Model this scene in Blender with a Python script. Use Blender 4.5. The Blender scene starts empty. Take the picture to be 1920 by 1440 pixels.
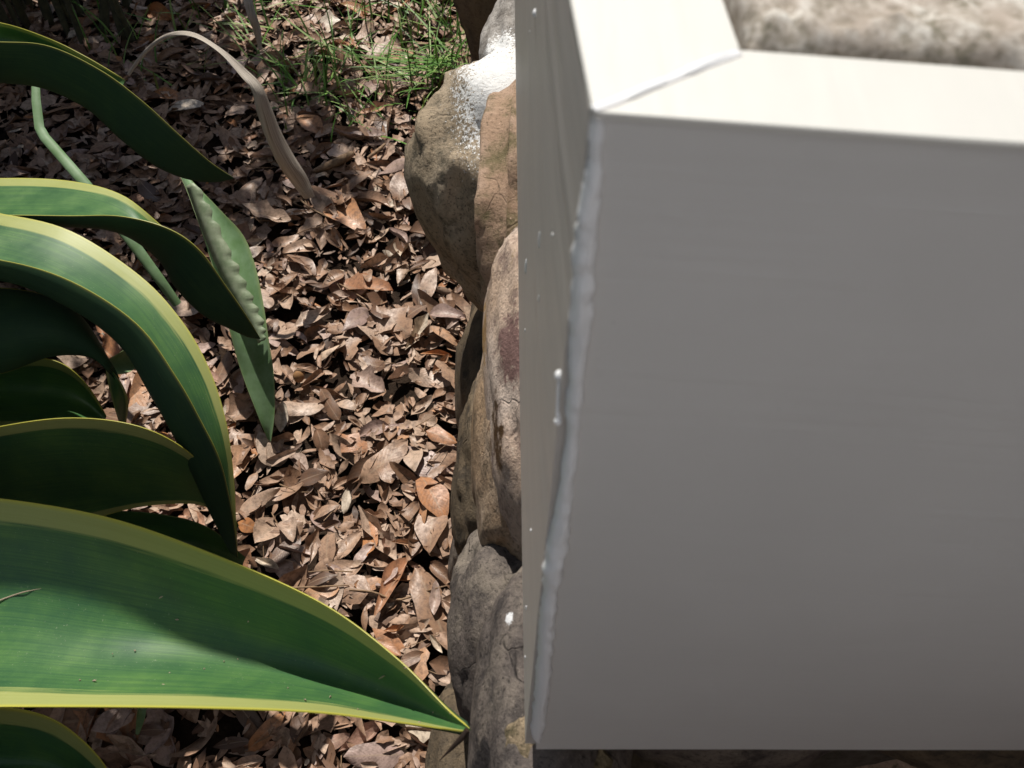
import bpy, math, random
import numpy as np
from mathutils import Vector, noise

R = math.radians
rng = np.random.default_rng(7)
random.seed(7)
S = bpy.context.scene
COL = S.collection

# ------------------------------------------------------------------ camera
CAM_H, PITCH, ROLL, FPX = 1.40, R(51), R(1.6), 1867.0
EYE = np.array([0, 0, CAM_H])
FWD = np.array([0, math.cos(PITCH), -math.sin(PITCH)])
_r, _u = np.array([1., 0, 0]), np.array([0, math.sin(PITCH), math.cos(PITCH)])
RGT = math.cos(ROLL) * _r + math.sin(ROLL) * _u
UPV = math.cos(ROLL) * _u - math.sin(ROLL) * _r
cd = bpy.data.cameras.new('camera')
cam = bpy.data.objects.new('camera', cd)
COL.objects.link(cam)
S.camera = cam
from mathutils import Matrix
cam.matrix_world = Matrix(((RGT[0], UPV[0], -FWD[0], 0), (RGT[1], UPV[1], -FWD[1], 0),
                           (RGT[2], UPV[2], -FWD[2], CAM_H), (0, 0, 0, 1)))
cd.sensor_width = 36
cd.lens = 36 * FPX / 1920
cd.clip_start, cd.clip_end = 0.01, 300
cd.dof.use_dof = True
cd.dof.focus_distance = 1.25
cd.dof.aperture_fstop = 18.5

# ------------------------------------------------------------------ light
SUN_EL, SUN_AZ = R(57), R(-15)          # azimuth from +y, negative = towards -x
w = bpy.data.worlds.new('World')
S.world = w
w.use_nodes = True
wn = w.node_tree
bg = wn.nodes['Background']
sky = wn.nodes.new('ShaderNodeTexSky')
sky.sky_type = 'NISHITA'
sky.sun_disc = False
sky.sun_elevation = SUN_EL
sky.sun_rotation = SUN_AZ
hs = wn.nodes.new('ShaderNodeHueSaturation')
hs.inputs['Saturation'].default_value = .78
wn.links.new(sky.outputs[0], hs.inputs['Color'])
wn.links.new(hs.outputs[0], bg.inputs[0])
bg.inputs[1].default_value = 0.05
sd = bpy.data.lights.new('sun', 'SUN')
sd.energy = 4.4
sd.angle = R(0.53)
sd.color = (1.0, 0.955, 0.88)
sun = bpy.data.objects.new('sun', sd)
COL.objects.link(sun)
SUN = Vector((math.cos(SUN_EL) * math.sin(SUN_AZ), math.cos(SUN_EL) * math.cos(SUN_AZ), math.sin(SUN_EL)))
sun.rotation_euler = SUN.to_track_quat('Z', 'Y').to_euler()
vs = S.view_settings
vs.view_transform, vs.look = 'Standard', 'None'
vs.exposure, vs.gamma = 0.2, 1.0
vs.use_curve_mapping = False
S.render.engine = 'CYCLES'
S.cycles.use_denoising = True
S.cycles.max_bounces = 5
S.cycles.diffuse_bounces = 3
S.cycles.glossy_bounces = 2
S.cycles.transmission_bounces = 1
S.cycles.caustics_reflective = False
S.cycles.caustics_refractive = False


# ------------------------------------------------------------------ helpers
def ray(x, y):
    return FWD + (x - 960) / FPX * RGT - (y - 720) / FPX * UPV


def at_l(x, y, lam):
    return EYE + ray(x, y) * lam


def at_z(x, y, z):
    q = ray(x, y)
    return EYE + q * ((z - CAM_H) / q[2])


def project(P):
    d = np.asarray(P) - EYE
    z = d @ FWD
    return 960 + FPX * (d @ RGT) / z, 720 - FPX * (d @ UPV) / z, z


def props(o, label=None, cat=None, group=None, kind=None):
    for k, v in (('label', label), ('category', cat), ('group', group), ('kind', kind)):
        if v:
            o[k] = v
    return o


def mesh_data(name, V, F, smooth=True, attrs=None):
    me = bpy.data.meshes.new(name)
    me.from_pydata([tuple(map(float, v)) for v in V], [], [tuple(map(int, f)) for f in F])
    if smooth:
        me.polygons.foreach_set('use_smooth', [True] * len(me.polygons))
    for k, a in (attrs or {}).items():
        at = me.attributes.new(k, 'FLOAT', 'POINT')
        at.data.foreach_set('value', np.asarray(a, dtype=np.float32))
    me.update()
    if smooth:
        me.set_sharp_from_angle(angle=R(48))
    return me


def obj(name, V, F, mat, parent=None, smooth=True, attrs=None):
    me = mesh_data(name, V, F, smooth, attrs)
    if mat:
        me.materials.append(mat)
    o = bpy.data.objects.new(name, me)
    COL.objects.link(o)
    if parent:
        o.parent = parent
        o.matrix_parent_inverse = Matrix.Translation(-Vector(parent.location))
    return o


def empty(name, loc):
    o = bpy.data.objects.new(name, None)
    o.location = loc
    o.empty_display_size = .05
    COL.objects.link(o)
    return o


def grid_faces(nu, nv, off=0):
    return [(off + i * nv + j, off + i * nv + j + 1, off + (i + 1) * nv + j + 1, off + (i + 1) * nv + j)
            for i in range(nu - 1) for j in range(nv - 1)]


def catmull(P, n):
    P = np.asarray(P, float)
    P = np.vstack([2 * P[0] - P[1], P, 2 * P[-1] - P[-2]])
    out = []
    m = len(P) - 3
    for t in np.linspace(0, m, n):
        i = min(int(t), m - 1)
        u = t - i
        a, b, c, d = P[i], P[i + 1], P[i + 2], P[i + 3]
        out.append(.5 * (2 * b + (c - a) * u + (2 * a - 5 * b + 4 * c - d) * u * u + (3 * b - a - 3 * c + d) * u ** 3))
    return np.array(out)


def tube(pts, rad, seg=8):
    pts = np.asarray(pts, float)
    V, F = [], []
    n = len(pts)
    rad = np.broadcast_to(rad, (n,))
    ref = np.array([.3, .2, .93])
    for i in range(n):
        t = pts[min(i + 1, n - 1)] - pts[max(i - 1, 0)]
        t /= np.linalg.norm(t) + 1e-9
        a = np.cross(t, ref)
        a /= np.linalg.norm(a) + 1e-9
        b = np.cross(t, a)
        for k in range(seg):
            an = 2 * math.pi * k / seg
            V.append(pts[i] + rad[i] * (math.cos(an) * a + math.sin(an) * b))
    for i in range(n - 1):
        for k in range(seg):
            F.append((i * seg + k, i * seg + (k + 1) % seg, (i + 1) * seg + (k + 1) % seg, (i + 1) * seg + k))
    F.append(tuple(range(seg))[::-1])
    F.append(tuple((n - 1) * seg + k for k in range(seg)))
    return V, F


# ------------------------------------------------------------------ material helpers
class NT:
    def __init__(s, name, rough=.6, spec=.5):
        s.m = bpy.data.materials.new(name)
        s.m.use_nodes = True
        s.t = s.m.node_tree
        s.b = s.t.nodes['Principled BSDF']
        s.b.inputs['Roughness'].default_value = rough
        s.b.inputs['Specular IOR Level'].default_value = spec

    def n(s, kind, **kw):
        x = s.t.nodes.new('ShaderNode' + kind)
        for k, v in kw.items():
            if k.startswith('_'):
                setattr(x, k[1:], v)
            else:
                key = k.replace('__', ' ')
                if key.isdigit() or (key[0] == 'i' and key[1:].isdigit()):
                    key = int(key.lstrip('i'))
                if isinstance(v, bpy.types.NodeSocket):
                    s.t.links.new(v, x.inputs[key])
                else:
                    x.inputs[key].default_value = v
        return x

    def coord(s, which='Object', scale=(1, 1, 1)):
        if which == 'World':
            c = s.n('NewGeometry').outputs['Position']
        else:
            c = s.n('TexCoord').outputs[which]
        if scale == (1, 1, 1):
            return c
        return s.n('Mapping', Vector=c, Scale=scale).outputs[0]

    def noise(s, vec, scale, detail=6, rough=.6, out='Fac', dist=0):
        return s.n('TexNoise', Vector=vec, Scale=scale, Detail=detail, Roughness=rough, Distortion=dist).outputs[out]

    def ramp(s, fac, stops, interp='LINEAR'):
        r = s.n('ValToRGB', Fac=fac)
        cr = r.color_ramp
        cr.interpolation = interp
        while len(cr.elements) < len(stops):
            cr.elements.new(.5)
        for e, (p, c) in zip(cr.elements, stops):
            e.position = p
            e.color = (*c, 1) if not isinstance(c, (int, float)) else (c, c, c, 1)
        return r.outputs[0]

    def mix(s, fac, a, b, mode='MIX'):
        m = s.t.nodes.new('ShaderNodeMix')
        m.data_type = 'RGBA'
        m.blend_type = mode
        for sock, v in ((m.inputs[0], fac), (m.inputs[6], a), (m.inputs[7], b)):
            if isinstance(v, bpy.types.NodeSocket):
                s.t.links.new(v, sock)
            else:
                sock.default_value = v if isinstance(v, (int, float)) else (*v, 1)
        return m.outputs[2]

    def math(s, op, a, b=None, c=None):
        m = s.t.nodes.new('ShaderNodeMath')
        m.operation = op
        for i, v in enumerate((a, b, c)):
            if v is None:
                continue
            if isinstance(v, bpy.types.NodeSocket):
                s.t.links.new(v, m.inputs[i])
            else:
                m.inputs[i].default_value = v
        return m.outputs[0]

    def attr(s, name):
        return s.n('Attribute', _attribute_name=name).outputs['Fac']

    def color(s, c):
        if isinstance(c, bpy.types.NodeSocket):
            s.t.links.new(c, s.b.inputs['Base Color'])
        else:
            s.b.inputs['Base Color'].default_value = (*c, 1)

    def rough(s, c):
        s.t.links.new(c, s.b.inputs['Roughness'])

    def bump(s, h, strength=.5, dist=.001, prev=None):
        x = s.n('Bump', Height=h, Strength=strength, Distance=dist)
        if prev is not None:
            s.t.links.new(prev, x.inputs['Normal'])
        s.t.links.new(x.outputs[0], s.b.inputs['Normal'])
        return x.outputs[0]


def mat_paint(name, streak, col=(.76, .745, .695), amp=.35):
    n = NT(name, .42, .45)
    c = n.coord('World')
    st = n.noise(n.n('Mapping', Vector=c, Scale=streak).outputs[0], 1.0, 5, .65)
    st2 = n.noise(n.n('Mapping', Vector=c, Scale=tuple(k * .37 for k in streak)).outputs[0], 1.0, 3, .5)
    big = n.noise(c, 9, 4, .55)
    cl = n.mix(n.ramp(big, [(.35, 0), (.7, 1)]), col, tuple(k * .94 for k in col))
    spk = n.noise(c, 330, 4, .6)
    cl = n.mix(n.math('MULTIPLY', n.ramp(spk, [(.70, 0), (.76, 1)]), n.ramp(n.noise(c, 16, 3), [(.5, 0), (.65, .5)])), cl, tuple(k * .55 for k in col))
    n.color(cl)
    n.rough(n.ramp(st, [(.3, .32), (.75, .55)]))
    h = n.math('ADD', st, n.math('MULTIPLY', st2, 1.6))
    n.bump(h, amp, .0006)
    return n.m


M_front = mat_paint('paint_brushed_front', (16, 60, 750), col=(.68, .67, .655), amp=.26)
M_side = mat_paint('paint_brushed_side', (60, 3, 170), col=(.52, .487, .452), amp=.85)  # same paint as the front; its dimmer face put into a darker colour
M_top = mat_paint('paint_top', (300, 20, 300), (.66, .648, .605), amp=.12)
nn = NT('caulk', .33, .5)
nn.color((.90, .90, .91))
nn.b.inputs['Subsurface Weight'].default_value = .5
nn.b.inputs['Subsurface Radius'].default_value = (1, 1, 1)
nn.b.inputs['Subsurface Scale'].default_value = .004
nn.bump(nn.noise(nn.coord('World', (90, 90, 40)), 1, 3), .3, .001)
M_caulk = nn.m


def mat_stone(name, cols, dark, speck=.5, paint=None, stains=(), scale=1.0):
    n = NT(name, .82, .3)
    c = n.coord('World')
    big = n.noise(c, 9 * scale, 5, .6)
    mid = n.noise(c, 38 * scale, 8, .68)
    fine = n.noise(c, 260, 6, .7)
    base = n.ramp(big, [(.30, cols[0]), (.48, cols[1]), (.62, cols[2])])
    base = n.mix(n.ramp(mid, [(.36, .85), (.53, 0)]), base, dark)
    base = n.mix(n.math('MULTIPLY', n.ramp(fine, [(.33, 1), (.47, 0)]), speck), base, tuple(k * .4 for k in dark))
    base = n.mix(n.math('MULTIPLY', n.ramp(fine, [(.60, 0), (.72, 1)]), speck * .8), base, tuple(min(1, k * 1.7) for k in cols[2]))
    vo = n.t.nodes.new('ShaderNodeTexVoronoi')
    vo.feature = 'DISTANCE_TO_EDGE'
    vo.inputs['Scale'].default_value = 9
    wv = n.n('VectorMath', _operation='ADD', i0=c, i1=n.n('VectorMath', _operation='SCALE', i0=n.noise(c, 9, 3, .6, 'Color'), Scale=.10).outputs[0]).outputs[0]
    n.t.links.new(wv, vo.inputs['Vector'])
    crack = n.math('MULTIPLY', n.ramp(vo.outputs['Distance'], [(.002, 1), (.010, 0)]), n.ramp(n.noise(c, 14, 2), [(.52, 0), (.60, 1)]))
    base = n.mix(n.math('MULTIPLY', crack, .3), base, tuple(k * .3 for k in dark))
    rg = None
    if paint:           # overspray of white paint: centre, radius
        p, rad = paint
        d = n.n('VectorMath', _operation='DISTANCE', i0=n.n('Mapping', Vector=c, Scale=(1 / rad[0], 1 / rad[1], 1 / rad[2])).outputs[0],
                i1=(p[0] / rad[0], p[1] / rad[1], p[2] / rad[2])).outputs['Value']
        sp = n.noise(c, 240, 5, .8)
        f = n.math('ADD', n.math('SUBTRACT', 1.0, d), n.math('MULTIPLY', n.math('SUBTRACT', sp, .5), 4.2))
        f = n.ramp(f, [(.05, 0), (.16, 1)])
        base = n.mix(f, base, (.83, .83, .82))
    for p, rad, wc, nsc, wetness in stains:
        d = n.n('VectorMath', _operation='DISTANCE', i0=n.n('Mapping', Vector=c, Scale=(1 / rad[0], 1 / rad[1], 1 / rad[2])).outputs[0],
                i1=(p[0] / rad[0], p[1] / rad[1], p[2] / rad[2])).outputs['Value']
        sp = n.noise(c, nsc, 6, .65)
        f = n.math('ADD', n.math('SUBTRACT', 1.0, d), n.math('MULTIPLY', n.math('SUBTRACT', sp, .5), 2.0))
        f = n.ramp(f, [(.10, 0), (.34, 1)])
        base = n.mix(f, base, wc)
        if wetness:
            rg = n.math('SUBTRACT', .82 if rg is None else rg, n.math('MULTIPLY', f, wetness))
    if rg is not None:
        n.rough(rg)
    n.color(base)
    b = n.bump(n.math('SUBTRACT', mid, n.math('MULTIPLY', crack, .35)), .7, .006)
    n.bump(fine, .8, .0022, b)
    return n.m


# ================================================================== GROUND
n = NT('soil', .95, .2)
c = n.coord('World')
n.color(n.ramp(n.noise(c, 40, 8, .7), [(.3, (.012, .008, .005)), (.6, (.045, .028, .018)), (.8, (.09, .06, .04))]))
n.bump(n.noise(c, 120, 6, .7), .9, .01)
M_soil = n.m
# soil sheet: finely uneven near the wall, flat out to the horizon
gx = np.concatenate([[-80, -20, -6], np.linspace(-2.4, 1.2, 60), [6, 20, 80]])
gy = np.concatenate([[-80, -20, -4], np.linspace(-.4, 3.6, 66), [8, 25, 80]])
V = []
for x in gx:
    for y in gy:
        inside = -2.4 <= x <= 1.2 and -.4 <= y <= 3.6
        z = .02 * noise.noise(Vector((x * 3, y * 3, 2))) + .008 * noise.noise(Vector((x * 14, y * 14, 5))) if inside else 0
        V.append((x, y, z - .015))
gr = obj('ground', V, [f[::-1] for f in grid_faces(len(gx), len(gy))], M_soil)
props(gr, kind='structure')

# ================================================================== PAINTED BOX
Z0 = CAM_H


def W(x, y, dz):
    return np.array([x, y, Z0 + dz])


root = empty('wooden_box', W(.3, .75, -.57))
props(root, 'off-white painted wooden box with mitred top trim standing on the rough stone wall', 'wooden box')
TOP, BOT = -.14, -.571
XR, YB = .62, 1.45
syt = np.array([.194, .215, .244, .32, .45, .7, 1.0, YB])
sxt = np.array([.0168, .0152, .0128, .0085, .0045, -.0015, -.0095, -.021])
sxb = np.interp(syt, [.19, .198, .5, .80, .99, YB], [.0135, .0133, .0045, -.0028, -.0086, -.021])


def side_x(y, f):            # f 0 = top edge, 1 = bottom edge
    return np.interp(y, syt, sxt) * (1 - f) + np.interp(y, syt, sxb) * f


def front_y(x, f):
    return .1955 + (x - .0187) * (-.066 * (1 - f) + .026 * f)


def slab_between(outer, inner):
    """closed shell from two equal grids (nu x nv x 3)"""
    nu, nv = outer.shape[:2]
    V = np.vstack([outer.reshape(-1, 3), inner.reshape(-1, 3)])
    F = grid_faces(nu, nv) + [f[::-1] for f in grid_faces(nu, nv, nu * nv)]
    N = nu * nv
    for i in range(nu - 1):
        F.append((i * nv, N + i * nv, N + (i + 1) * nv, (i + 1) * nv)[::-1])
        F.append((i * nv + nv - 1, (i + 1) * nv + nv - 1, N + (i + 1) * nv + nv - 1, N + i * nv + nv - 1)[::-1])
    for j in range(nv - 1):
        F.append((j, j + 1, N + j + 1, N + j)[::-1])
        a = (nu - 1) * nv
        F.append((a + j, N + a + j, N + a + j + 1, a + j + 1)[::-1])
    return V, F


TH = .018
fs = np.linspace(0, 1, 14)
xs = np.linspace(.0195, XR, 16)
out = np.array([[W(x, front_y(x, f) + .0003 * noise.noise(Vector((x * 12, f * 5, 1))), TOP - .0015 + f * (BOT - TOP + .0015)) for f in fs] for x in xs])
inn = out + np.array([0, TH, 0])
V, F = slab_between(out, inn)
o = obj('front_board', V, F, M_front, root)
ys = np.concatenate([np.linspace(.199, .5, 14), np.linspace(.56, YB, 10)])
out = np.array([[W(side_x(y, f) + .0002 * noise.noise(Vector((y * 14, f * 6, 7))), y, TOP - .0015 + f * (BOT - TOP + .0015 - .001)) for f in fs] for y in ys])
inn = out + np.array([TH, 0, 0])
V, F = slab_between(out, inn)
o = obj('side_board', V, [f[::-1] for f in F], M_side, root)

# top trim: two boards meeting in a mitre
IC = np.array([.0548, .2225])                      # inner corner
OC = np.array([.0170, .1945])


def front_in(x):
    return .2225 + (x - .0548) * (-.085)


def left_in(y):
    return .0548 + (y - .2225) * (-.079)


def prism(top, zt, zb, bev=.0005):
    top = np.asarray(top, float)
    c = top.mean(0)
    k = len(top)
    nrm = []
    for i in range(k):
        a, b, d = top[i - 1], top[i], top[(i + 1) % k]
        e1 = (b - a) / np.linalg.norm(b - a)
        e2 = (d - b) / np.linalg.norm(d - b)
        v = (e2 - e1)
        v = v / (np.linalg.norm(v) + 1e-9)
        nrm.append(v)
    ins = top + bev * np.array(nrm)
    V = [(*W(p[0], p[1], zt),) for p in ins] + [(*W(p[0], p[1], zt - bev),) for p in top] + [(*W(p[0], p[1], zb),) for p in top]
    F = [tuple(range(k))] + [(i, k + i, k + (i + 1) % k, (i + 1) % k) for i in range(k)] + \
        [(k + i, 2 * k + i, 2 * k + (i + 1) % k, k + (i + 1) % k) for i in range(k)] + [tuple(range(2 * k, 3 * k))[::-1]]
    return V, F


ft = [OC + [.0006, .0003]] + [[x, front_y(x, 0) - .0016] for x in (.1, .25, XR)] + [[XR, front_in(XR)], IC + [.0001, 0]]
V, F = prism(ft, TOP + .0005, TOP - .0015)
obj('top_trim', V, F, M_top, root, smooth=False)
lt = [OC + [-.0001, .0008], IC + [-.0001, .0003], [left_in(.45), .45], [left_in(YB) + .06, YB]] + [[side_x(y, 0) - .0003, y] for y in (1.0, .45, .32, .244)]
V, F = prism(lt, TOP + .0006, TOP - .0015)
obj('top_trim', V, F, M_top, root, smooth=False)
# back and right boards close the box
V, F = prism([[XR - .0, .17], [XR + .018, .17], [XR + .018, YB], [XR, YB]], TOP, BOT)
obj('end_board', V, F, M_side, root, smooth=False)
V, F = prism([[-.02, YB + .001], [XR + .018, YB + .001], [XR + .018, YB + .019], [-.02, YB + .019]], TOP, BOT)
obj('back_board', V, F, M_front, root, smooth=False)

# caulk bead down the corner: uneven width
pts, rad = [], []
px = [(1124, 212), (1125, 235), (1121, 262), (1120, 300), (1115, 335), (1110, 372), (1104, 420), (1099, 480), (1095, 560), (1088, 650), (1080, 760),
      (1072, 850), (1063, 920), (1052, 1000), (1040, 1060), (1034, 1110), (1027, 1180), (1021, 1260), (1014, 1330), (1007, 1385)]
rw = [13, 13, 14, 14, 17, 22, 21, 21, 21, 19, 15, 14, 14, 17, 20, 15, 16, 14, 14, 11]
P0 = []
for (x, y), r_ in zip(px, rw):
    q = ray(x, y)
    P = EYE + q * ((.1965) / q[1])
    lam = .1965 / q[1]
    P0.append((*P, r_ / FPX * lam * .98))
P0 = catmull(P0, 200)
rr = P0[:, 3] * (1 + .07 * np.array([noise.noise(Vector((i * .2, 3, 1))) + .3 * noise.noise(Vector((i * .7, 8, 1))) for i in range(200)]))
P0[:, 0] -= .0002 * np.array([noise.noise(Vector((i * .21, 5, 2))) for i in range(200)])
rr[0] *= .4
rr[-1] *= .5
V, F = tube(P0[:, :3] + np.array([-.0006, -.0001, 0]), rr * 1.22, 20)
V = np.array(V)
for i in range(len(V)):                      # smeared by hand: lumps, thin feathered edges
    c_ = P0[i // 20, :3] + np.array([-.0006, -.0001, 0])
    d = V[i] - c_
    k = 1 + .30 * noise.noise(Vector(V[i] * 130)) + .22 * noise.noise(Vector((V[i][0] * 420, V[i][1] * 420, V[i][2] * 190)))
    d = d * k
    nrm = np.array([-.80, -.60, 0])
    V[i] = c_ + d - nrm * (d @ nrm) * .38
obj('corner_caulk', V, F, M_caulk, root)


def blob_strip(name, pxs, z, r_px, parent, mat, flat=.6):
    pp = np.array([at_z(x, y, z) for x, y in pxs])
    lam = (pp - EYE) @ FWD
    Q = catmull(np.column_stack([pp, np.array(r_px) / FPX * lam]), 26)
    V, F = tube(Q[:, :3], Q[:, 3], 10)
    V = np.array(V)
    V[:, 2] = z + (V[:, 2] - z) * flat
    return obj(name, V, F, mat, parent)


zt = Z0 + TOP + .0008
blob_strip('mitre_caulk', [(1112, 204), (1160, 186), (1240, 154), (1320, 121), (1386, 97)], zt - .0001, [11, 12, 11, 13, 11], root, M_caulk, .22)
blob_strip('mitre_caulk', [(1168, 188), (1185, 178), (1210, 166), (1238, 156), (1254, 150)], zt, [2, 9, 10, 8, 1.5], root, M_caulk)
blob_strip('mitre_caulk', [(1274, 140), (1292, 133), (1320, 120), (1350, 108), (1378, 100)], zt, [3, 11, 10, 7, 1.5], root, M_caulk)


def side_point(x, y):
    q = ray(x, y)
    lo, hi = .05, 3
    for _ in range(40):
        m = (lo + hi) / 2
        P = EYE + q * m
        f = np.clip((Z0 + TOP - P[2]) / (TOP - BOT), 0, 1)
        if P[0] < side_x(P[1], f):
            lo = m
        else:
            hi = m
    return EYE + q * lo


def droplet(P, r_, ax=(1, 1, 1), parent=None, mat=None, name='paint_drip'):
    V, F = [], []
    for i in range(7):
        t = math.pi * i / 6
        for k in range(8):
            a = 2 * math.pi * k / 8
            V.append(P + r_ * np.array([ax[0] * math.cos(a) * math.sin(t), ax[1] * math.sin(a) * math.sin(t), ax[2] * math.cos(t)]))
    for i in range(6):
        for k in range(8):
            F.append((i * 8 + k, i * 8 + (k + 1) % 8, (i + 1) * 8 + (k + 1) % 8, (i + 1) * 8 + k))
    return obj(name, V, F, mat, parent)


# loose bead running down the side face with two lumps
pp = [side_point(x, y) for x, y in [(1050, 704), (1048, 740), (1046, 790)]]
V, F = tube(catmull(pp, 12), [.0009] * 12, 8)
o = obj('paint_drip', V, F, M_caulk, root)
droplet(pp[0], .0019, (1, 1, 1.1), root, M_caulk)
droplet(pp[-1], .0014, (1, 1, 1.1), root, M_caulk)
for x, y, r_, sz in [(1004, 25, .0021, 1), (987, 500, .0016, 4), (1012, 450, .0010, 5), (1037, 440, .0008, 1), 
                     (985, 620, .0009, 2), (996, 994, .0009, 1), (994, 60, .0006, 2),
                     (985, 1232, .0009, 1.5), (987, 1140, .0010, 2.5), (1010, 560, .0006, 4)]:
    droplet(side_point(x, y), r_, (.7, 1, sz), root, M_caulk)

# rough stone slab inside the frame
n = NT('pitted_limestone', .9, .25)
c = n.coord('World')
f1 = n.noise(c, 105, 7, .72)
f2 = n.noise(c, 210, 6, .75)
b = n.ramp(f1, [(.36, (.28, .24, .19)), (.5, (.46, .405, .345)), (.62, (.66, .63, .57))])
b = n.mix(n.ramp(f2, [(.33, .9), (.5, 0)]), b, (.17, .16, .11))
b = n.mix(n.ramp(n.noise(c, 30, 3), [(.5, 0), (.66, .3)]), b, (.50, .40, .34))
n.color(b)
n.bump(f2, .8, .002)
M_lime = n.m
nx, ny = 150, 90
V = []
for i in range(nx):
    for j in range(ny):
        a, bq = i / (nx - 1), j / (ny - 1)
        x = .0575 + a ** 1.6 * (XR - .06 - .0575)
        y0 = front_in(x) + .0015
        y = y0 + bq ** 1.8 * (YB - .02 - y0)
        if bq > 0:
            x = max(x, left_in(min(y, .45)) + .0025) if i == 0 else x
        p = Vector((x * 90, y * 90, 0))
        h = .0068 + .0013 * noise.noise(p) + .0022 * noise.noise(p * 2.2) + .0011 * noise.noise(p * 7)
        edge = min((y - y0) / .006, (x - .0575) / .005, 1)
        h = h * (1 - (1 - max(edge, 0)) ** 2.2) - .002
        V.append(W(x, y + .0015 * noise.noise(p * 1.3) * (1 if j else .5), TOP + h))
F = grid_faces(nx, ny)
N = len(V)
base = [W(v[0], v[1], TOP - .06) for v in V]
ring = [i * ny for i in range(nx)] + [(nx - 1) * ny + j for j in range(1, ny)] + [i * ny + ny - 1 for i in range(nx - 2, -1, -1)] + [j for j in range(ny - 2, 0, -1)]
V2 = V + [W(V[i][0], V[i][1], TOP - .06) for i in ring]
K = len(ring)
F2 = [f[::-1] for f in F] + [(ring[i], N + i, N + (i + 1) % K, ring[(i + 1) % K]) for i in range(K)] + [tuple(range(N, N + K))]
o = obj('stone_slab', V2, F2, M_lime)
props(o, 'rough pitted grey-beige stone slab set inside the white mitred frame', 'stone slab', kind='thing')

# added unseen: pale siding bounces light onto front board, brick dims its lower right
n = NT('fill_siding', .6)
n.color((.80, .83, .87))
M_sid = n.m
hw = empty('added_fill_wall', (.3, -1.25, 0))
props(hw, kind='structure')
for k in range(20):
    z0_ = 1.2 + k * .18
    V, F = [], []
    for x in (-.75, 1.6):
        V += [(x, -1.00, z0_), (x, -1.02, z0_ + .185), (x, -1.06, z0_ + .185), (x, -1.06, z0_)]
    F = [(0, 1, 5, 4), (1, 2, 6, 5), (2, 3, 7, 6), (3, 0, 4, 7), (0, 3, 2, 1), (4, 5, 6, 7)]
    obj('fill_plank', V, F, M_sid, hw, smooth=False)
n = NT('blocker_brick', .85)
br = n.n('TexBrick', Vector=n.n('Mapping', Vector=n.coord('World'), Rotation=(R(90), 0, 0)).outputs[0], Scale=4.5)
br.inputs['Color1'].default_value = (.10, .06, .045, 1)
br.inputs['Color2'].default_value = (.07, .045, .035, 1)
br.inputs['Mortar'].default_value = (.12, .10, .09, 1)
n.color(br.outputs[0])
V, F = [], []
for x0_, x1_, y0_, y1_, z1_ in ((.02, .85, -.52, -.30, 1.12), (.85, 1.4, -.62, -.10, 2.6), (-1.1, 1.6, -1.10, -1.01, 1.19)):
    o8 = len(V)
    for x in (x0_, x1_):
        V += [(x, y1_, 0), (x, y1_, z1_), (x, y0_, z1_), (x, y0_, 0)]
    F += [tuple(i + o8 for i in f) for f in [(0, 1, 5, 4), (1, 2, 6, 5), (2, 3, 7, 6), (3, 0, 4, 7), (0, 3, 2, 1), (4, 5, 6, 7)]]
props(obj('added_blocker_wall', V, F, n.m, smooth=False), kind='structure')  # unseen brick blocks added to darken the front board's lower right

# ================================================================== STONE WALL
wall = empty('stone_wall', (.25, .9, 0))
props(wall, 'rough river stone wall under the white box, splashed with white paint', 'stone wall', kind='thing')
n = NT('mortar', .95, .2)
c = n.coord('World')
n.color(n.ramp(n.noise(c, 60, 7, .7), [(.3, (.06, .05, .04)), (.7, (.17, .15, .12))]))
n.bump(n.noise(c, 150, 6, .7), .8, .006)
M_mortar = n.m
V, F = prism([[.045, .275], [XR - .02, .275], [XR - .02, 1.75], [.045, 1.75]], BOT + .0, -CAM_H - .05, .01)
o = obj('mortar_core', V, F, M_mortar, wall, smooth=False)

import bmesh
_ico = {}


def ico(sub):
    if sub not in _ico:
        bm = bmesh.new()
        bmesh.ops.create_icosphere(bm, subdivisions=sub, radius=1)
        bm.verts.ensure_lookup_table()
        _ico[sub] = (np.array([v.co[:] for v in bm.verts]), [tuple(v.index for v in f.verts) for f in bm.faces])
        bm.free()
    return _ico[sub]


def stone(center, rad, mat, rot=0., tilt=0., seed=0, sub=5, sq=.75, amp=.10, taper=0., ridge=0., label=None, flat_top=None):
    D, F = ico(sub)
    P = np.sign(D) * np.abs(D) ** sq
    P = P / np.linalg.norm(P, axis=1)[:, None] ** .6
    out = []
    cr, sr = math.cos(rot), math.sin(rot)
    ct, stt = math.cos(tilt), math.sin(tilt)
    for d, p in zip(D, P):
        v = Vector(d) * 1.3 + Vector((seed * 7.1, seed * 3.3, seed))
        k = 1 + amp * 1.6 * noise.noise(v) + amp * .8 * noise.noise(v * 2.3) + amp * .35 * noise.noise(v * 5.1) + amp * .16 * noise.noise(v * 13) + amp * .12 * noise.noise(v * 29) - amp * .28 * max(0, .16 - abs(noise.noise(v * 1.9 + Vector((9, 2, 5))))) / .16 * .5
        q = p * k * rad
        t = 1 + taper * (q[2] / rad[2])
        q = np.array([q[0] * t, q[1] * (1 + (t - 1) * .5), q[2]])
        if ridge:
            q[0] -= ridge * math.sin(q[1] * 0 + d[0] * 11 + d[2] * 3 + seed) * max(0, -d[0]) ** .3
            q[2] += ridge * .6 * math.sin(d[0] * 16 + seed)
        x, y = q[0] * cr - q[1] * sr, q[0] * sr + q[1] * cr
        y, z = y * ct - q[2] * stt, y * stt + q[2] * ct
        if flat_top is not None and z > flat_top:
            z = flat_top + (z - flat_top) * .25
        out.append(W(center[0] + x, center[1] + y, center[2] + z))
    o = obj('stone', out, F, mat, wall)
    if label:
        o['label'] = label
    return o


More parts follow.
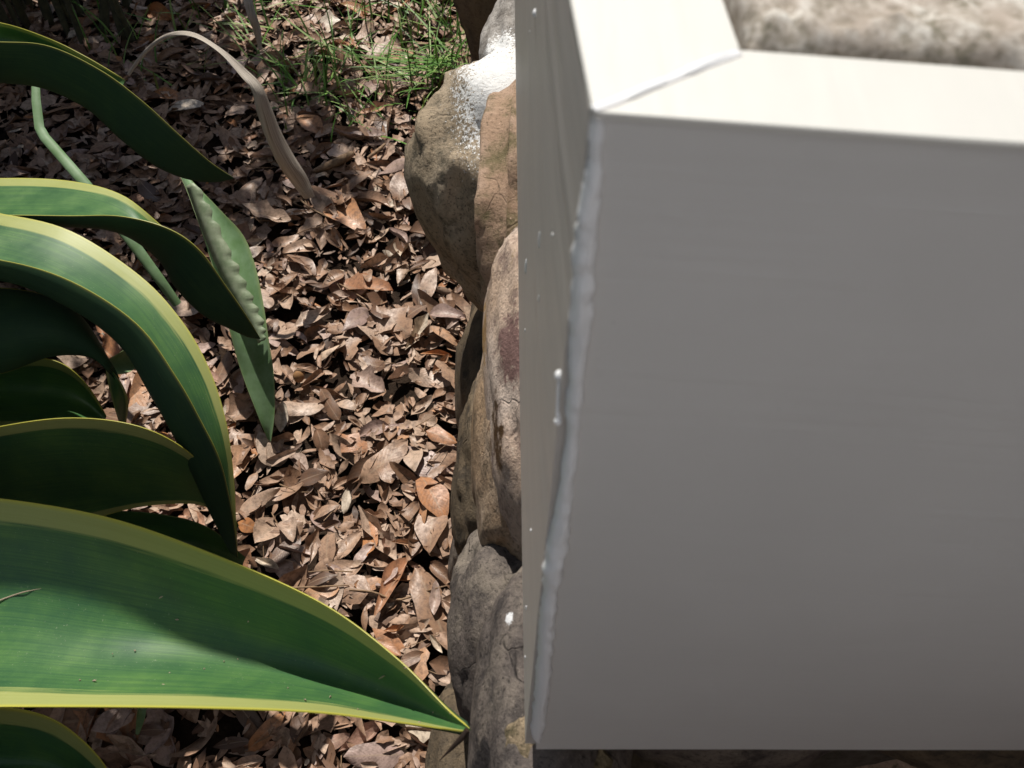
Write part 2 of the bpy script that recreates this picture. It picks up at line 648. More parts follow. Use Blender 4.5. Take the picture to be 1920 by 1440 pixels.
tan = ((.22, .155, .10), (.34, .255, .18), (.44, .34, .26))
M_s1 = mat_stone('stone_grey_tan', ((.22, .165, .105), (.34, .265, .18), (.42, .335, .24)), (.10, .085, .06), .9,
                 paint=((-.028, 1.0, .720), (.044, .11, .068)))
M_s2 = mat_stone('stone_ochre', ((.24, .15, .095), (.37, .25, .17), (.46, .325, .245)), (.13, .11, .05), .7, scale=.8)
M_s3 = mat_stone('stone_pink_tan', ((.46, .32, .22), (.60, .45, .345), (.66, .53, .44)), (.20, .135, .115), .7,
                 stains=[((-.024, .500, .708), (.020, .055, .036), (.075, .038, .014), 60, .35), ((-.006, .548, .770), (.022, .045, .03), (.22, .13, .115), 120, .3),
                         ((-.04, .62, .70), (.02, .07, .05), (.42, .25, .10), 70, 0), ((-.01, .70, .79), (.03, .02, .03), (.14, .11, .09), 90, 0), ((-.012, .645, .79), (.012, .02, .02), (.26, .17, .07), 90, 0)])
M_s3b = mat_stone('stone_orange_tan', ((.30, .19, .10), (.42, .29, .185), (.50, .38, .28)), (.13, .095, .06), .8,
                  stains=[((-.030, .500, .69), (.022, .055, .04), (.07, .034, .012), 60, .35)])
M_s4 = mat_stone('stone_mauve', ((.10, .082, .072), (.155, .128, .112), (.22, .185, .15)), (.05, .042, .04), .9,
                 stains=[((.0026, .3023, .7746), (.0032, .006, .005), (.74, .74, .75), 480, .4), ((-.005, .22, .72), (.02, .025, .05), (.03, .025, .025), 80, 0)])
M_s0 = mat_stone('stone_pale_sprayed', ((.30, .27, .24), (.38, .35, .32), (.44, .41, .38)), (.15, .13, .11), .8,
                 paint=((-.028, 1.125, .675), (.025, .035, .05)))
M_sd = mat_stone('stone_brown', ((.08, .06, .04), (.13, .097, .062), (.19, .14, .088)), (.05, .04, .03), .6)
M_moss = mat_stone('stone_mossy', ((.14, .12, .05), (.25, .19, .11), (.34, .26, .17)), (.05, .045, .02), .9, scale=2)

stone((-.010, 1.00, -.855), (.112, .125, .18), M_s1, .1, 0, 1, taper=.30, amp=.10, label='broad stone dusted with white paint')
stone((.030, .835, -.735), (.078, .155, .15), M_s2, -.05, .10, 2, amp=.07, ridge=.009, label='ochre stone with grooved side')
stone((.032, .600, -.735), (.060, .165, .13), M_s3, .05, .10, 3, amp=.07, label='pinkish tan stone with a dark rust stain')
stone((.016, .585, -.825), (.054, .145, .125), M_s3b, .03, .05, 41, amp=.08)
stone((.034, .255, -.725), (.058, .125, .125), M_s4, .0, 0, 4, amp=.08, label='dark mauve rounded stone at the corner')
stone((.004, .415, -.915), (.062, .115, .115), M_s4, .1, .1, 5, amp=.09)
stone((-.005, .34, -1.12), (.075, .13, .13), M_sd, .0, 0, 6)
stone((.0, .70, -1.04), (.070, .15, .13), M_sd, .0, 0, 7)
stone((-.01, 1.475, -.80), (.105, .10, .24), M_sd, .0, 0, 8, taper=.3)
stone((.012, 1.20, -.785), (.062, .12, .10), M_s0, .0, 0, 9, label='pale grey stone with white overspray')
stone((.034, .217, -.645), (.03, .03, .045), M_moss, .3, 0, 10, amp=.2, sub=4, label='small mossy rubble stone')
for i, (x, y, z, a, b, cc, m) in enumerate([
        (-.0, .98, -1.20, .085, .17, .18, M_sd), (.0, 1.28, -1.10, .085, .15, .20, M_s2), (.01, .52, -1.30, .08, .14, .13, M_sd),
        (.01, .25, -1.35, .085, .14, .10, M_s4), (.0, .78, -1.33, .085, .13, .12, M_s4), (.0, 1.62, -1.15, .10, .16, .24, M_sd),
        (.02, 1.36, -.72, .06, .10, .10, M_s1),
        (.17, .30, -.70, .10, .07, .09, M_s4), (.36, .30, -.69, .11, .075, .085, M_sd), (.54, .30, -.70, .09, .07, .09, M_s4),
        (.13, .29, -.92, .12, .08, .12, M_sd), (.38, .29, -.90, .13, .08, .11, M_s2), (.55, .30, -.95, .08, .08, .13, M_sd),
        (.14, .28, -1.20, .13, .09, .15, M_s4), (.42, .28, -1.18, .14, .09, .15, M_sd)]):
    stone((x, y, z), (a, b, cc), m, .1 * math.sin(i), 0, 20 + i, sub=4)

# ================================================================== AGAVE
n = NT('agave_blade', .38, .5)
ac, al, side = n.attr('across'), n.attr('along'), n.attr('under')
vec = n.n('CombineXYZ', X=n.math('MULTIPLY', al, 3.0), Y=n.math('MULTIPLY', ac, 26)).outputs[0]
vec2 = n.n('CombineXYZ', X=n.math('MULTIPLY', al, 5.0), Y=n.math('MULTIPLY', ac, 90)).outputs[0]
st = n.noise(vec, 1, 4, .6)
st2 = n.noise(vec2, 1, 4, .6)
edge = n.math('MINIMUM', ac, n.math('SUBTRACT', 1.0, ac))
edge = n.math('ADD', edge, n.math('MULTIPLY', n.math('SUBTRACT', st, .5), .14))
mott = n.noise(n.coord('World'), 22, 5, .6)
green = n.ramp(mott, [(.3, (.042, .110, .042)), (.5, (.060, .148, .042)), (.7, (.090, .190, .045))])
green = n.mix(n.math('MULTIPLY', n.ramp(st2, [(.40, 1), (.58, 0)]), .5), green, (.022, .080, .036))
band = n.mix(st2, (.27, .30, .085), (.36, .38, .14))
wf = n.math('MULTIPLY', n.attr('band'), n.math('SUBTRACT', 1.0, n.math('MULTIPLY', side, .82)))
fac = n.math('MULTIPLY', n.math('SUBTRACT', wf, edge), 45)
fac.node.use_clamp = True
colr = n.mix(fac, green, band)
wf = n.math('MULTIPLY', n.attr('band'), n.math('SUBTRACT', 1.0, n.math('MULTIPLY', side, .3)))
rim = n.math('MULTIPLY', n.math('SUBTRACT', n.math('MULTIPLY', wf, .17), n.math('MINIMUM', ac, n.math('SUBTRACT', 1.0, ac))), 60)
rim.node.use_clamp = True
colr = n.mix(rim, colr, (.46, .43, .06))
colr = n.mix(n.math('MULTIPLY', side, .75), colr, n.mix(rim, (.020, .034, .026), (.34, .31, .05)))  # underside shade painted in: near-black green over the lower face
dust = n.noise(n.coord('World'), 520, 3, .6)
colr = n.mix(n.math('MULTIPLY', n.ramp(dust, [(.66, 0), (.74, 1)]), n.math('SUBTRACT', .45, n.math('MULTIPLY', side, .4))), colr, (.34, .36, .26))
scar = n.noise(n.n('CombineXYZ', X=n.math('MULTIPLY', al, 14), Y=n.math('MULTIPLY', ac, 60)).outputs[0], 1, 5, .7)
colr = n.mix(n.math('MULTIPLY', n.ramp(scar, [(.28, 1), (.36, 0)]), .5), colr, (.10, .12, .05))
n.color(colr)
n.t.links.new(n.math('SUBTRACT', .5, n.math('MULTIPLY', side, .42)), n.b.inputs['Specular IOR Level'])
n.rough(n.math('ADD', n.ramp(mott, [(.3, .33), (.7, .48)]), n.math('MULTIPLY', side, .2)))
b1 = n.bump(st2, .12, .0012)
M_agave = n.m
nn = NT('agave_spine', .5)
nn.color((.03, .018, .012))
M_spine = nn.m

agave = empty('agave', (-1.02, .55, 0))
props(agave, 'large variegated agave with arching green leaves edged in yellow left of the wall', 'agave')


def blade(st, mat=None, parent=None, band=.14, th=.004, nu=56, nv=19, name='leaf', tipsharp=True, tr=None):
    """st: stations (F_px, B_px, N_px, lamF, lamB, lamN) or 3x3 world arrays"""
    cps = []
    for s_ in st:
        if isinstance(s_, tuple):
            fx, fy, bx, by, nx_, ny_, lf, lb, ln = s_
            cps.append(np.concatenate([at_l(fx, fy, lf), at_l(bx, by, lb), at_l(nx_, ny_, ln)]))
        else:
            cps.append(np.asarray(s_, float).reshape(9))
    C = catmull(cps, nu)
    Vi, Vo, ac, al, bd = [], [], [], [], []
    top = np.zeros((nu, nv, 3))
    s = np.linspace(0, 1, nv)
    s = .5 - .5 * np.cos(math.pi * s) if True else s
    s = .45 * s + .55 * np.linspace(0, 1, nv)
    for i in range(nu):
        F_, B_, N_ = C[i, :3], C[i, 3:6], C[i, 6:]
        Q = 2 * B_ - .5 * (F_ + N_)
        for j, t in enumerate(s):
            top[i, j] = (1 - t) ** 2 * F_ + 2 * t * (1 - t) * Q + t * t * N_
    du = np.gradient(top, axis=0)
    dv = np.gradient(top, axis=1)
    nm = np.cross(du, dv)
    nm /= np.linalg.norm(nm, axis=2)[:, :, None] + 1e-9
    # outward = away from chord midpoint, towards belly
    mid = (C[:, :3] + C[:, 6:]) / 2
    bel = C[:, 3:6] - mid
    sgn = np.sign(np.einsum('ik,ik->i', nm[:, nv // 2], bel).sum() or 1)
    prof = (4 * s * (1 - s)) ** .5
    ends = np.minimum(1, np.minimum(np.arange(nu), np.arange(nu)[::-1]) / 4 + .25)
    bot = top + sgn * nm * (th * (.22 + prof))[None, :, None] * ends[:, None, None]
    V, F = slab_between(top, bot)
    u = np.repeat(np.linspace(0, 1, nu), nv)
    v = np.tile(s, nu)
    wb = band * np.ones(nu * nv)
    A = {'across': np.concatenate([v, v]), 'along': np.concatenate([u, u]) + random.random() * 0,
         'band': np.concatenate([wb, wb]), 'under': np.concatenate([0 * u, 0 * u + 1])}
    return obj(name, V, F, mat or M_agave, parent if parent is not None else agave, attrs=A), C


def w9(F_, B_, N_):
    return np.concatenate([F_, B_, N_])


def root_station(z=.12, ang=0., r_=.10, wd=.06):
    c = np.array([-1.02, .55, z])
    d = np.array([math.cos(ang), math.sin(ang), 0])
    p = np.array([-math.sin(ang), math.cos(ang), 0])
    c = c + d * r_
    return w9(c + p * wd, c - [0, 0, .02] - d * .01, c - p * wd)


def toward(st0, ang, z, r_=.30, wd=.075, dz=.03):
    c = np.array([-1.02, .55, z])
    d = np.array([math.cos(ang), math.sin(ang), 0])
    p = np.array([-math.sin(ang), math.cos(ang), 0])
    c = c + d * r_
    return w9(c + p * wd, c - [0, 0, dz], c - p * wd)


# leaf 6: the big front leaf
st6 = [root_station(.22, -.15), toward(None, -.17, .52, .35, .085, .05),
       (-160, 925, -160, 1160, -160, 1325, .90, .90, .80),
       (0, 935, 0, 1150, 0, 1325, .87, .865, .775),
       (200, 970, 190, 1175, 190, 1325, .83, .838, .755),
       (400, 1040, 380, 1200, 380, 1327, .780, .822, .73),
       (600, 1130, 580, 1242, 580, 1334, .725, .782, .698),
       (740, 1232, 725, 1295, 715, 1349, .685, .724, .670),
       (838, 1330, 832, 1348, 826, 1364, .655, .664, .647),
       (880, 1366, 879, 1368, 878, 1371, .635, .635, .634)]
o6, C6 = blade(st6, band=.105, nu=80)
V, F = tube([at_l(*p) for p in [(876, 1368, .634), (869, 1380, .635), (850, 1400, .64), (824, 1426, .645)]], [.0018, .0022, .0015, .0002], 8)
obj('spine', V, F, M_spine, o6)

# leaf 3: broad arching gutter leaf, mid left
st3 = [root_station(.25, .1), toward(None, .12, .58, .33, .075, .05),
       (-120, 385, -110, 520, -110, 486, 1.15, 1.06, 1.015),
       (0, 400, 10, 512, 0, 487, 1.12, 1.035, .99),
       (130, 432, 130, 560, 130, 525, 1.10, 1.015, .97),
       (260, 515, 228, 632, 255, 605, 1.085, 1.012, .968),
       (340, 600, 285, 722, 330, 705, 1.075, 1.015, .978),
       (392, 690, 330, 802, 378, 790, 1.07, 1.025, .994),
       (424, 790, 368, 882, 412, 860, 1.07, 1.04, 1.012),
       (438, 890, 398, 950, 430, 930, 1.08, 1.06, 1.038),
       (443, 980, 425, 1005, 441, 995, 1.09, 1.082, 1.068),
       (446, 1044, 445, 1044, 446, 1045, 1.10, 1.10, 1.10)]
blade(st3, band=.075, nu=80)

# leaf 2: above it, twisting over at the right
st2 = [root_station(.28, .35), toward(None, .36, .60, .35, .07, .05),
       (-120, 345, -110, 420, -110, 408, 1.29, 1.20, 1.15),
       (0, 334, 0, 412, 0, 403, 1.27, 1.18, 1.13),
       (130, 339, 130, 412, 130, 404, 1.25, 1.165, 1.12),
       (230, 366, 225, 428, 228, 405, 1.22, 1.155, 1.11),
       (310, 430, 300, 480, 316, 428, 1.165, 1.17, 1.11),
       (368, 475, 335, 535, 374, 468, 1.165, 1.17, 1.12),
       (416, 535, 385, 585, 420, 530, 1.18, 1.18, 1.15),
       (458, 592, 438, 612, 460, 588, 1.20, 1.20, 1.18),
       (488, 634, 487, 635, 488, 634, 1.22, 1.22, 1.22)]
blade(st2, band=.07, nu=70)

# leaf 1: upper arching leaf, underside turned to the viewer
st1 = [root_station(.30, .6), toward(None, .62, .62, .36, .06, .05),
       (-120, 90, -120, 142, -120, 78, 1.36, 1.36, 1.28),
       (0, 92, 0, 149, 0, 78, 1.34, 1.33, 1.27),
       (90, 100, 84, 160, 92, 86, 1.33, 1.315, 1.265),
       (190, 148, 168, 200, 190, 132, 1.32, 1.31, 1.265),
       (265, 205, 232, 258, 268, 190, 1.32, 1.315, 1.28),
       (330, 262, 298, 308, 336, 252, 1.33, 1.33, 1.305),
       (388, 312, 368, 334, 394, 303, 1.35, 1.35, 1.34),
       (438, 333, 437, 335, 438, 333, 1.38, 1.38, 1.38)]
blade(st1, band=.06, nu=70)
# leaf 1b behind
st1b = [root_station(.30, .8), toward(None, .82, .62, .33, .06, .05),
        (-120, 30, -120, 85, -120, 120, 1.44, 1.48, 1.42), (0, 43, 0, 78, 0, 110, 1.42, 1.46, 1.40),
        (90, 72, 85, 100, 80, 130, 1.41, 1.44, 1.40), (160, 106, 150, 135, 140, 160, 1.41, 1.43, 1.41), (235, 150, 232, 156, 230, 160, 1.42, 1.42, 1.42)]
blade(st1b, band=.10)

# leaf 5: dark broad leaf between, pale upper margin
st5 = [root_station(.18, -.02), toward(None, -.02, .45, .33, .085, .05),
       (-120, 830, -120, 930, -120, 1010, 1.04, 1.09, 1.13), (0, 800, 0, 905, 0, 1000, 1.0, 1.06, 1.10), (130, 784, 130, 890, 130, 985, .99, 1.045, 1.09),
       (250, 797, 245, 890, 240, 955, .985, 1.04, 1.075), (340, 838, 330, 900, 320, 945, 1.0, 1.045, 1.07), (400, 900, 392, 925, 385, 950, 1.04, 1.065, 1.08),
       (448, 985, 446, 988, 444, 990, 1.10, 1.10, 1.10)]
blade(st5, band=.10)
# leaf 8: lower dark leaf peeping between 5 and 6
st8 = [root_station(.12, -.08), toward(None, -.08, .36, .33, .08, .04),
       (-60, 990, -60, 1040, -60, 1090, 1.10, 1.18, 1.08), (100, 968, 100, 1030, 100, 1090, 1.09, 1.16, 1.06), (250, 960, 250, 1020, 250, 1080, 1.10, 1.16, 1.07),
       (380, 985, 370, 1025, 365, 1070, 1.14, 1.18, 1.11), (460, 1045, 455, 1060, 450, 1075, 1.22, 1.23, 1.22)]
blade(st8, band=.0)
# leaf 4: dark curled-over leaf on the left
st4 = [root_station(.2, .08), toward(None, .08, .46, .33, .07, .05),
       (-120, 545, -120, 640, -120, 712, 1.09, 1.06, 1.10), (0, 540, 0, 630, 0, 700, 1.085, 1.055, 1.09), (90, 556, 90, 622, 95, 668, 1.09, 1.06, 1.095),
       (150, 592, 158, 640, 170, 668, 1.10, 1.08, 1.10), (190, 660, 205, 690, 215, 700, 1.13, 1.11, 1.12), (205, 730, 222, 745, 240, 748, 1.16, 1.15, 1.15),
       (225, 800, 230, 802, 236, 800, 1.22, 1.22, 1.22)]
blade(st4, band=.15)
# leaf 4b: inner face under the curl
st4b = [root_station(.16, .06), toward(None, .04, .40, .33, .06, .04),
        (-100, 680, -100, 740, -100, 800, 1.17, 1.22, 1.13), (0, 676, 0, 740, 0, 800, 1.17, 1.21, 1.13), (92, 674, 90, 740, 90, 798, 1.17, 1.21, 1.14),
        (150, 708, 145, 750, 145, 796, 1.18, 1.21, 1.16), (200, 780, 198, 785, 196, 790, 1.22, 1.22, 1.22)]
blade(st4b, band=.10)
# leaf 7: bottom left
st7 = [root_station(.15, -.4), toward(None, -.42, .40, .33, .06, .05),
       (-100, 1330, -100, 1420, -100, 1500, .95, 1.03, .93), (0, 1326, 0, 1420, 0, 1500, .93, 1.01, .91), (100, 1350, 90, 1430, 80, 1500, .92, .99, .91),
       (180, 1415, 165, 1470, 150, 1520, .93, .98, .92), (225, 1490, 215, 1510, 205, 1530, .95, .96, .95)]
blade(st7, band=.16)
# remaining leaves of the rosette, outside the photograph's left edge
for k, (ang, z1, reach, zt_) in enumerate([(1.5, .62, .75, .62), (2.2, .6, .8, .5), (2.9, .6, .85, .45), (3.6, .6, .8, .5), (4.3, .6, .75, .5), (5.0, .58, .7, .42), (1.0, .8, .55, .95), (.2, .86, .50, 1.02)]):
    d = np.array([math.cos(ang), math.sin(ang), 0])
    p = np.array([-math.sin(ang), math.cos(ang), 0])
    c0 = np.array([-1.02, .55, 0])
    S_ = []
    for f, wd, zz in ((.12, .06, .2), (.4, .085, z1 * .8), (.65, .075, z1), (.85, .05, (z1 + zt_) / 2 + .03), (1, .002, zt_)):
        q = c0 + d * reach * f + np.array([0, 0, zz])
        S_.append(w9(q + p * wd, q - [0, 0, wd * .6], q - p * wd))
    blade(S_, band=.14, nu=30, nv=11)
# tall inner leaf leaning out over the others, above the picture
tall = [((-.98, .62, .2), .07), ((-.93, .72, .7), .085), ((-.84, .83, 1.15), .07), ((-.66, .955, 1.40), .045), ((-.49, .925, 1.45), .028), ((-.30, .80, 1.42), .001)]
S_ = []
for (x, y, z), wd in tall:
    q = np.array([x, y, z])
    p = np.array([-.15, .95, .2]) if z > 1.2 else np.array([-.6, .8, 0.])
    S_.append(w9(q + p * wd, q - np.array([0, 0, wd * .5]), q - p * wd))
blade(S_, band=.14, nu=40, nv=11)
# core of the rosette
V, F = tube([(-1.02, .55, -.02), (-1.02, .55, .15), (-1.02, .55, .32)], [.10, .12, .05], 14)
obj('rosette_core', V, F, M_agave, agave, attrs={'across': [.5] * len(V), 'along': [.5] * len(V), 'band': [.1] * len(V), 'under': [0] * len(V)})

# debris lying on the big leaf
nn = NT('dry_debris', .8)
nn.color((.38, .30, .22))
M_deb = nn.m
deb_V, deb_F = [], []


def on_leaf6(x, y):
    q = ray(x, y)
    best = None
    T = np.linspace(0, 1, 25)
    for i in range(len(C6)):
        F_, B_, N_ = C6[i, :3], C6[i, 3:6], C6[i, 6:]
        Q = 2 * B_ - .5 * (F_ + N_)
        for t in T:
            P = (1 - t) ** 2 * F_ + 2 * t * (1 - t) * Q + t * t * N_
            d = P - EYE
            z_ = d @ FWD
            e = (FPX * (d @ RGT) / z_ + 960 - x) ** 2 + (720 - FPX * (d @ UPV) / z_ - y) ** 2
            if best is None or e < best[0]:
                best = (e, z_)
    return EYE + q * (best[1] - .0012)


specks = [(302, 1120, 8, .5), (332, 1162, 6, 0), (466, 1165, 5, .8), (253, 1220, 4, 0), (177, 1276, 7, .1), (305, 1284, 8, .05), (318, 1262, 4, .6), (383, 1254, 3, 0),
          (150, 1275, 3, 0), (716, 1270, 12, .5), (760, 1253, 6, .3), (572, 1312, 3, 0), (620, 1306, 4, .4), (812, 1336, 3, 0), (845, 1338, 3, 0), (786, 1354, 4, 0),
          (211, 1226, 2, 0), (420, 1240, 2, 0), (540, 1290, 2, 0), (500, 1110, 2, 0), (671, 1330, 2, 0), (446, 1236, 2, 1)]
for x, y, L, a in specks:
    P, Q_ = on_leaf6(x - L / 2 * math.cos(a), y + L / 2 * math.sin(a)), on_leaf6(x + L / 2 * math.cos(a), y - L / 2 * math.sin(a))
    v, f = tube([P, (P + Q_) / 2 + [0, 0, .0003], Q_], [.0004, .0007, .0003], 5)
    deb_F += [tuple(i + len(deb_V) for i in q) for q in f]
    deb_V += list(v)
o = obj('leaf_debris', deb_V, deb_F, M_deb)
props(o, 'tiny dry crumbs scattered over the big front agave leaf', 'debris', kind='stuff')
pts = [on_leaf6(x, y) for x, y in [(-6, 1128), (20, 1118), (45, 1110), (65, 1106), (84, 1102)]]
V, F = tube(catmull(pts, 14), np.linspace(.0008, .0003, 14), 6)
o = obj('plant_fibre', V, F, M_deb)
props(o, 'thin brown plant fibre lying across the big front agave leaf', 'plant fibre')

# ================================================================== STRAP LEAVES (smaller plants)
n = NT('strap_leaf', .55, .35)
ac = n.attr('across')
c = n.coord('World')
gm = n.ramp(n.noise(c, 40, 4), [(.35, (.13, .23, .095)), (.65, (.20, .31, .17))])
n.color(n.mix(n.ramp(n.math('MINIMUM', ac, n.math('SUBTRACT', 1.0, ac)), [(.0, .7), (.06, 0)]), gm, (.30, .37, .16)))
n.bump(n.noise(n.n('CombineXYZ', X=n.math('MULTIPLY', n.attr('along'), 4), Y=n.math('MULTIPLY', ac, 40)).outputs[0], 1, 3), .15, .001)
M_strap = n.m
n = NT('strap_leaf_torn', .5, .4)
c = n.coord('World')
n.color(n.ramp(n.noise(c, 60, 5), [(.35, (.20, .26, .15)), (.65, (.34, .39, .26))]))
M_torn = n.m

plant = empty('strap_leaf_plant', at_z(508, 815, 0))
props(plant, 'broken green strap leaf with chewed ragged edge beside the agave tip', 'plant')
# broad flap (right), folded along the keel
lam = 1.52
stp = [(508, 828, 506, 826, 502, 824, 1.66, 1.67, 1.67), (515, 770, 500, 790, 482, 775, 1.645, 1.66, 1.645), (513, 700, 484, 715, 450, 690, 1.635, 1.65, 1.635),
       (504, 640, 468, 640, 428, 610, 1.63, 1.645, 1.62), (492, 560, 445, 560, 410, 540, 1.64, 1.655, 1.62), (476, 490, 425, 492, 390, 470, 1.655, 1.67, 1.63),
       (455, 440, 402, 440, 366, 400, 1.67, 1.685, 1.645), (415, 396, 378, 385, 345, 345, 1.69, 1.70, 1.67), (366, 345, 342, 330, 316, 290, 1.72, 1.72, 1.70),
       (322, 300, 306, 285, 290, 262, 1.75, 1.75, 1.74), (280, 240, 276, 236, 272, 232, 1.79, 1.79, 1.79)]
blade(stp, M_strap, plant, th=.0015, nu=70, nv=13, name='leaf')
# torn inner skin with toothed margin lying on the blade
V, ac_ = [], []
rows = 60
L0 = catmull([(352, 345), (378, 420), (410, 500), (440, 560), (470, 610), (488, 640)], rows)
for i in range(rows):
    t = i / (rows - 1)
    wpx = 28 * math.sin(math.pi * (t * .9 + .08)) ** .7
    tooth = 7 * abs(math.sin(t * 34)) + 5 * noise.noise(Vector((t * 30, 1, 1)))
    lam = 1.625 - .012 * t
    x, y = L0[i]
    V += [at_l(x - 2, y + 4, lam + .004), at_l(x + wpx * .5, y - wpx * .08, lam - .004), at_l(x + wpx + tooth, y - wpx * .2 - tooth * .2, lam - .005)]
F = grid_faces(rows, 3)
o = obj('torn_skin', V, F, M_torn, plant)
sm = o.modifiers.new('thick', 'SOLIDIFY')
sm.thickness = .0012


def strap(name, pts, wpx, label, mat=None, cat='leaf', kink=False, roundness=.5):
    """thin bent ribbon through (x, y, lam) points"""
    P = np.array([at_l(*p) for p in pts])
    Q = P if kink else catmull(P, 24)
    wv = np.interp(np.linspace(0, 1, len(Q)), np.linspace(0, 1, len(wpx)), wpx)
    lam_ = (Q - EYE) @ FWD
    V, F = tube(Q, wv / FPX * lam_ / 2, 10)
    V = np.array(V)
    C_ = np.repeat(Q, 10, axis=0)
    nf = np.array([.15, -.35, .92])
    V -= ((V - C_) @ nf)[:, None] * nf * .6
    o = obj(name, V, F, mat or M_strap, attrs={'across': [.5] * len(V), 'along': [.5] * len(V)})
    props(o, label, cat)
    return o


def dens(pts, k):
    out = []
    for a, b in zip(pts[:-1], pts[1:]):
        for i in range(k):
            t = i / k
            out.append(tuple(np.array(a) * (1 - t) + np.array(b) * t))
    return out + [pts[-1]]


strap('bent_stalk', dens([(66, 118, 1.62), (68, 190, 1.60), (74, 240, 1.59), (84, 258, 1.585), (160, 345, 1.56), (245, 450, 1.56), (300, 525, 1.57), (332, 570, 1.585)], 4), [13, 17, 18, 19, 20, 21, 19, 17],
      'flat green stalk kinked sharply below the topmost agave leaf', cat='stalk', kink=True)
# short green folded leaf stub lit by the sun
stub = [(285, 660, 262, 672, 255, 690, 1.50, 1.51, 1.49), (262, 640, 245, 668, 235, 700, 1.48, 1.50, 1.47), (235, 655, 222, 676, 210, 700, 1.47, 1.48, 1.46), (203, 675, 200, 682, 197, 690, 1.46, 1.465, 1.46)]
o, _ = blade(stub, M_strap, None, th=.002, nu=24, nv=9, name='leaf_stub')
o.parent = None
o.matrix_parent_inverse = Matrix.Identity(4)
props(o, 'short folded bright green leaf stub sunlit behind the arching agave leaf', 'leaf')
o, _ = blade([(276, 1310, 268, 1312, 262, 1310, 1.25, 1.26, 1.25), (272, 1345, 262, 1348, 256, 1345, 1.28, 1.29, 1.28), (262, 1375, 258, 1378, 254, 1376, 1.33, 1.33, 1.33)], M_strap, None, th=.001, nu=12, nv=7, name='leaf_shoot')
o.parent = None
o.matrix_parent_inverse = Matrix.Identity(4)
props(o, 'small green shoot tip just under the lower edge of the front agave leaf', 'leaf')

# dead grey leaf, long and curled
n = NT('dead_leaf', .75, .3)
ac = n.attr('across')
vv = n.n('CombineXYZ', X=n.math('MULTIPLY', n.attr('along'), 5), Y=n.math('MULTIPLY', ac, 24)).outputs[0]
s1 = n.noise(vv, 1, 5)
n.color(n.ramp(s1, [(.3, (.24, .195, .15)), (.5, (.49, .43, .36)), (.7, (.66, .60, .52))]))
n.bump(s1, .6, .003)
M_dead = n.m
std = [(238, 138, 240, 140, 243, 143, 1.86, 1.86, 1.86), (270, 95, 272, 98, 275, 101, 1.80, 1.80, 1.80), (311, 64, 312, 68, 314, 72, 1.74, 1.74, 1.74),
       (360, 60, 360, 65, 360, 69, 1.70, 1.70, 1.69), (414, 90, 412, 94, 410, 98, 1.68, 1.68, 1.67), (460, 128, 455, 136, 450, 142, 1.68, 1.68, 1.67), (490, 160, 481, 168, 472, 170, 1.69, 1.68, 1.68),
       (508, 200, 496, 210, 482, 210, 1.72, 1.70, 1.70), (526, 245, 512, 260, 498, 256, 1.75, 1.73, 1.73), (550, 290, 538, 310, 520, 305, 1.79, 1.77, 1.77),
       (575, 330, 562, 345, 548, 345, 1.82, 1.81, 1.81), (590, 368, 580, 372, 570, 372, 1.84, 1.83, 1.83)]
o, _ = blade(std, M_dead, None, th=.002, nu=80, nv=11, name='dead_leaf')
o.parent = None
o.matrix_parent_inverse = Matrix.Identity(4)
props(o, 'long dry grey strap leaf curling over in an arch above the leaf litter', 'dead leaf')
o, _ = blade([(462, -40, 455, -40, 448, -40, 2.15, 2.15, 2.15), (478, 20, 470, 22, 462, 22, 2.14, 2.15, 2.14), (488, 52, 480, 56, 474, 54, 2.16, 2.17, 2.16), (492, 92, 488, 94, 485, 92, 2.2, 2.2, 2.2)],
             M_dead, None, th=.002, nu=24, nv=7, name='dead_stalk')
o.parent = None
o.matrix_parent_inverse = Matrix.Identity(4)
props(o, 'pale dry flattened stem coming in from the top edge above the litter', 'dead stem')

# ================================================================== LEAF LITTER
def leaf_colour(n, rnd):
    return n.ramp(rnd, [(0, (.07, .038, .024)), (.12, (.17, .091, .054)), (.30, (.32, .185, .112)), (.5, (.44, .285, .195)), (.66, (.53, .385, .285)),
                        (.78, (.40, .280, .240)), (.88, (.46, .195, .070)), (.96, (.66, .55, .43))])


def mat_litter(name, src):
    n = NT(name, .55, .4)
    rnd = n.n('ObjectInfo').outputs['Random'] if src == 'object' else n.attr('tone')
    base = leaf_colour(n, rnd) if src != 'fixed' else None
    c = n.coord('World')
    blot = n.noise(c, 110, 5, .65)
    base = n.mix(n.ramp(blot, [(.36, .6), (.56, 0)]), base, (.07, .042, .028))
    if src == 'object':
        mid = n.math('ABSOLUTE', n.math('SUBTRACT', n.attr('across'), .5))
        base = n.mix(n.ramp(mid, [(.015, .55), (.05, 0)]), base, (.40, .29, .20))
    n.color(base)
    n.rough(n.ramp(blot, [(.3, .72), (.7, .42)]))
    n.bump(n.noise(c, 420, 4), .35, .0015)
    return n.m


M_lit_obj, M_lit_stuff = mat_litter('dry_leaf_single', 'object'), mat_litter('dry_leaf_mass', 'tone')


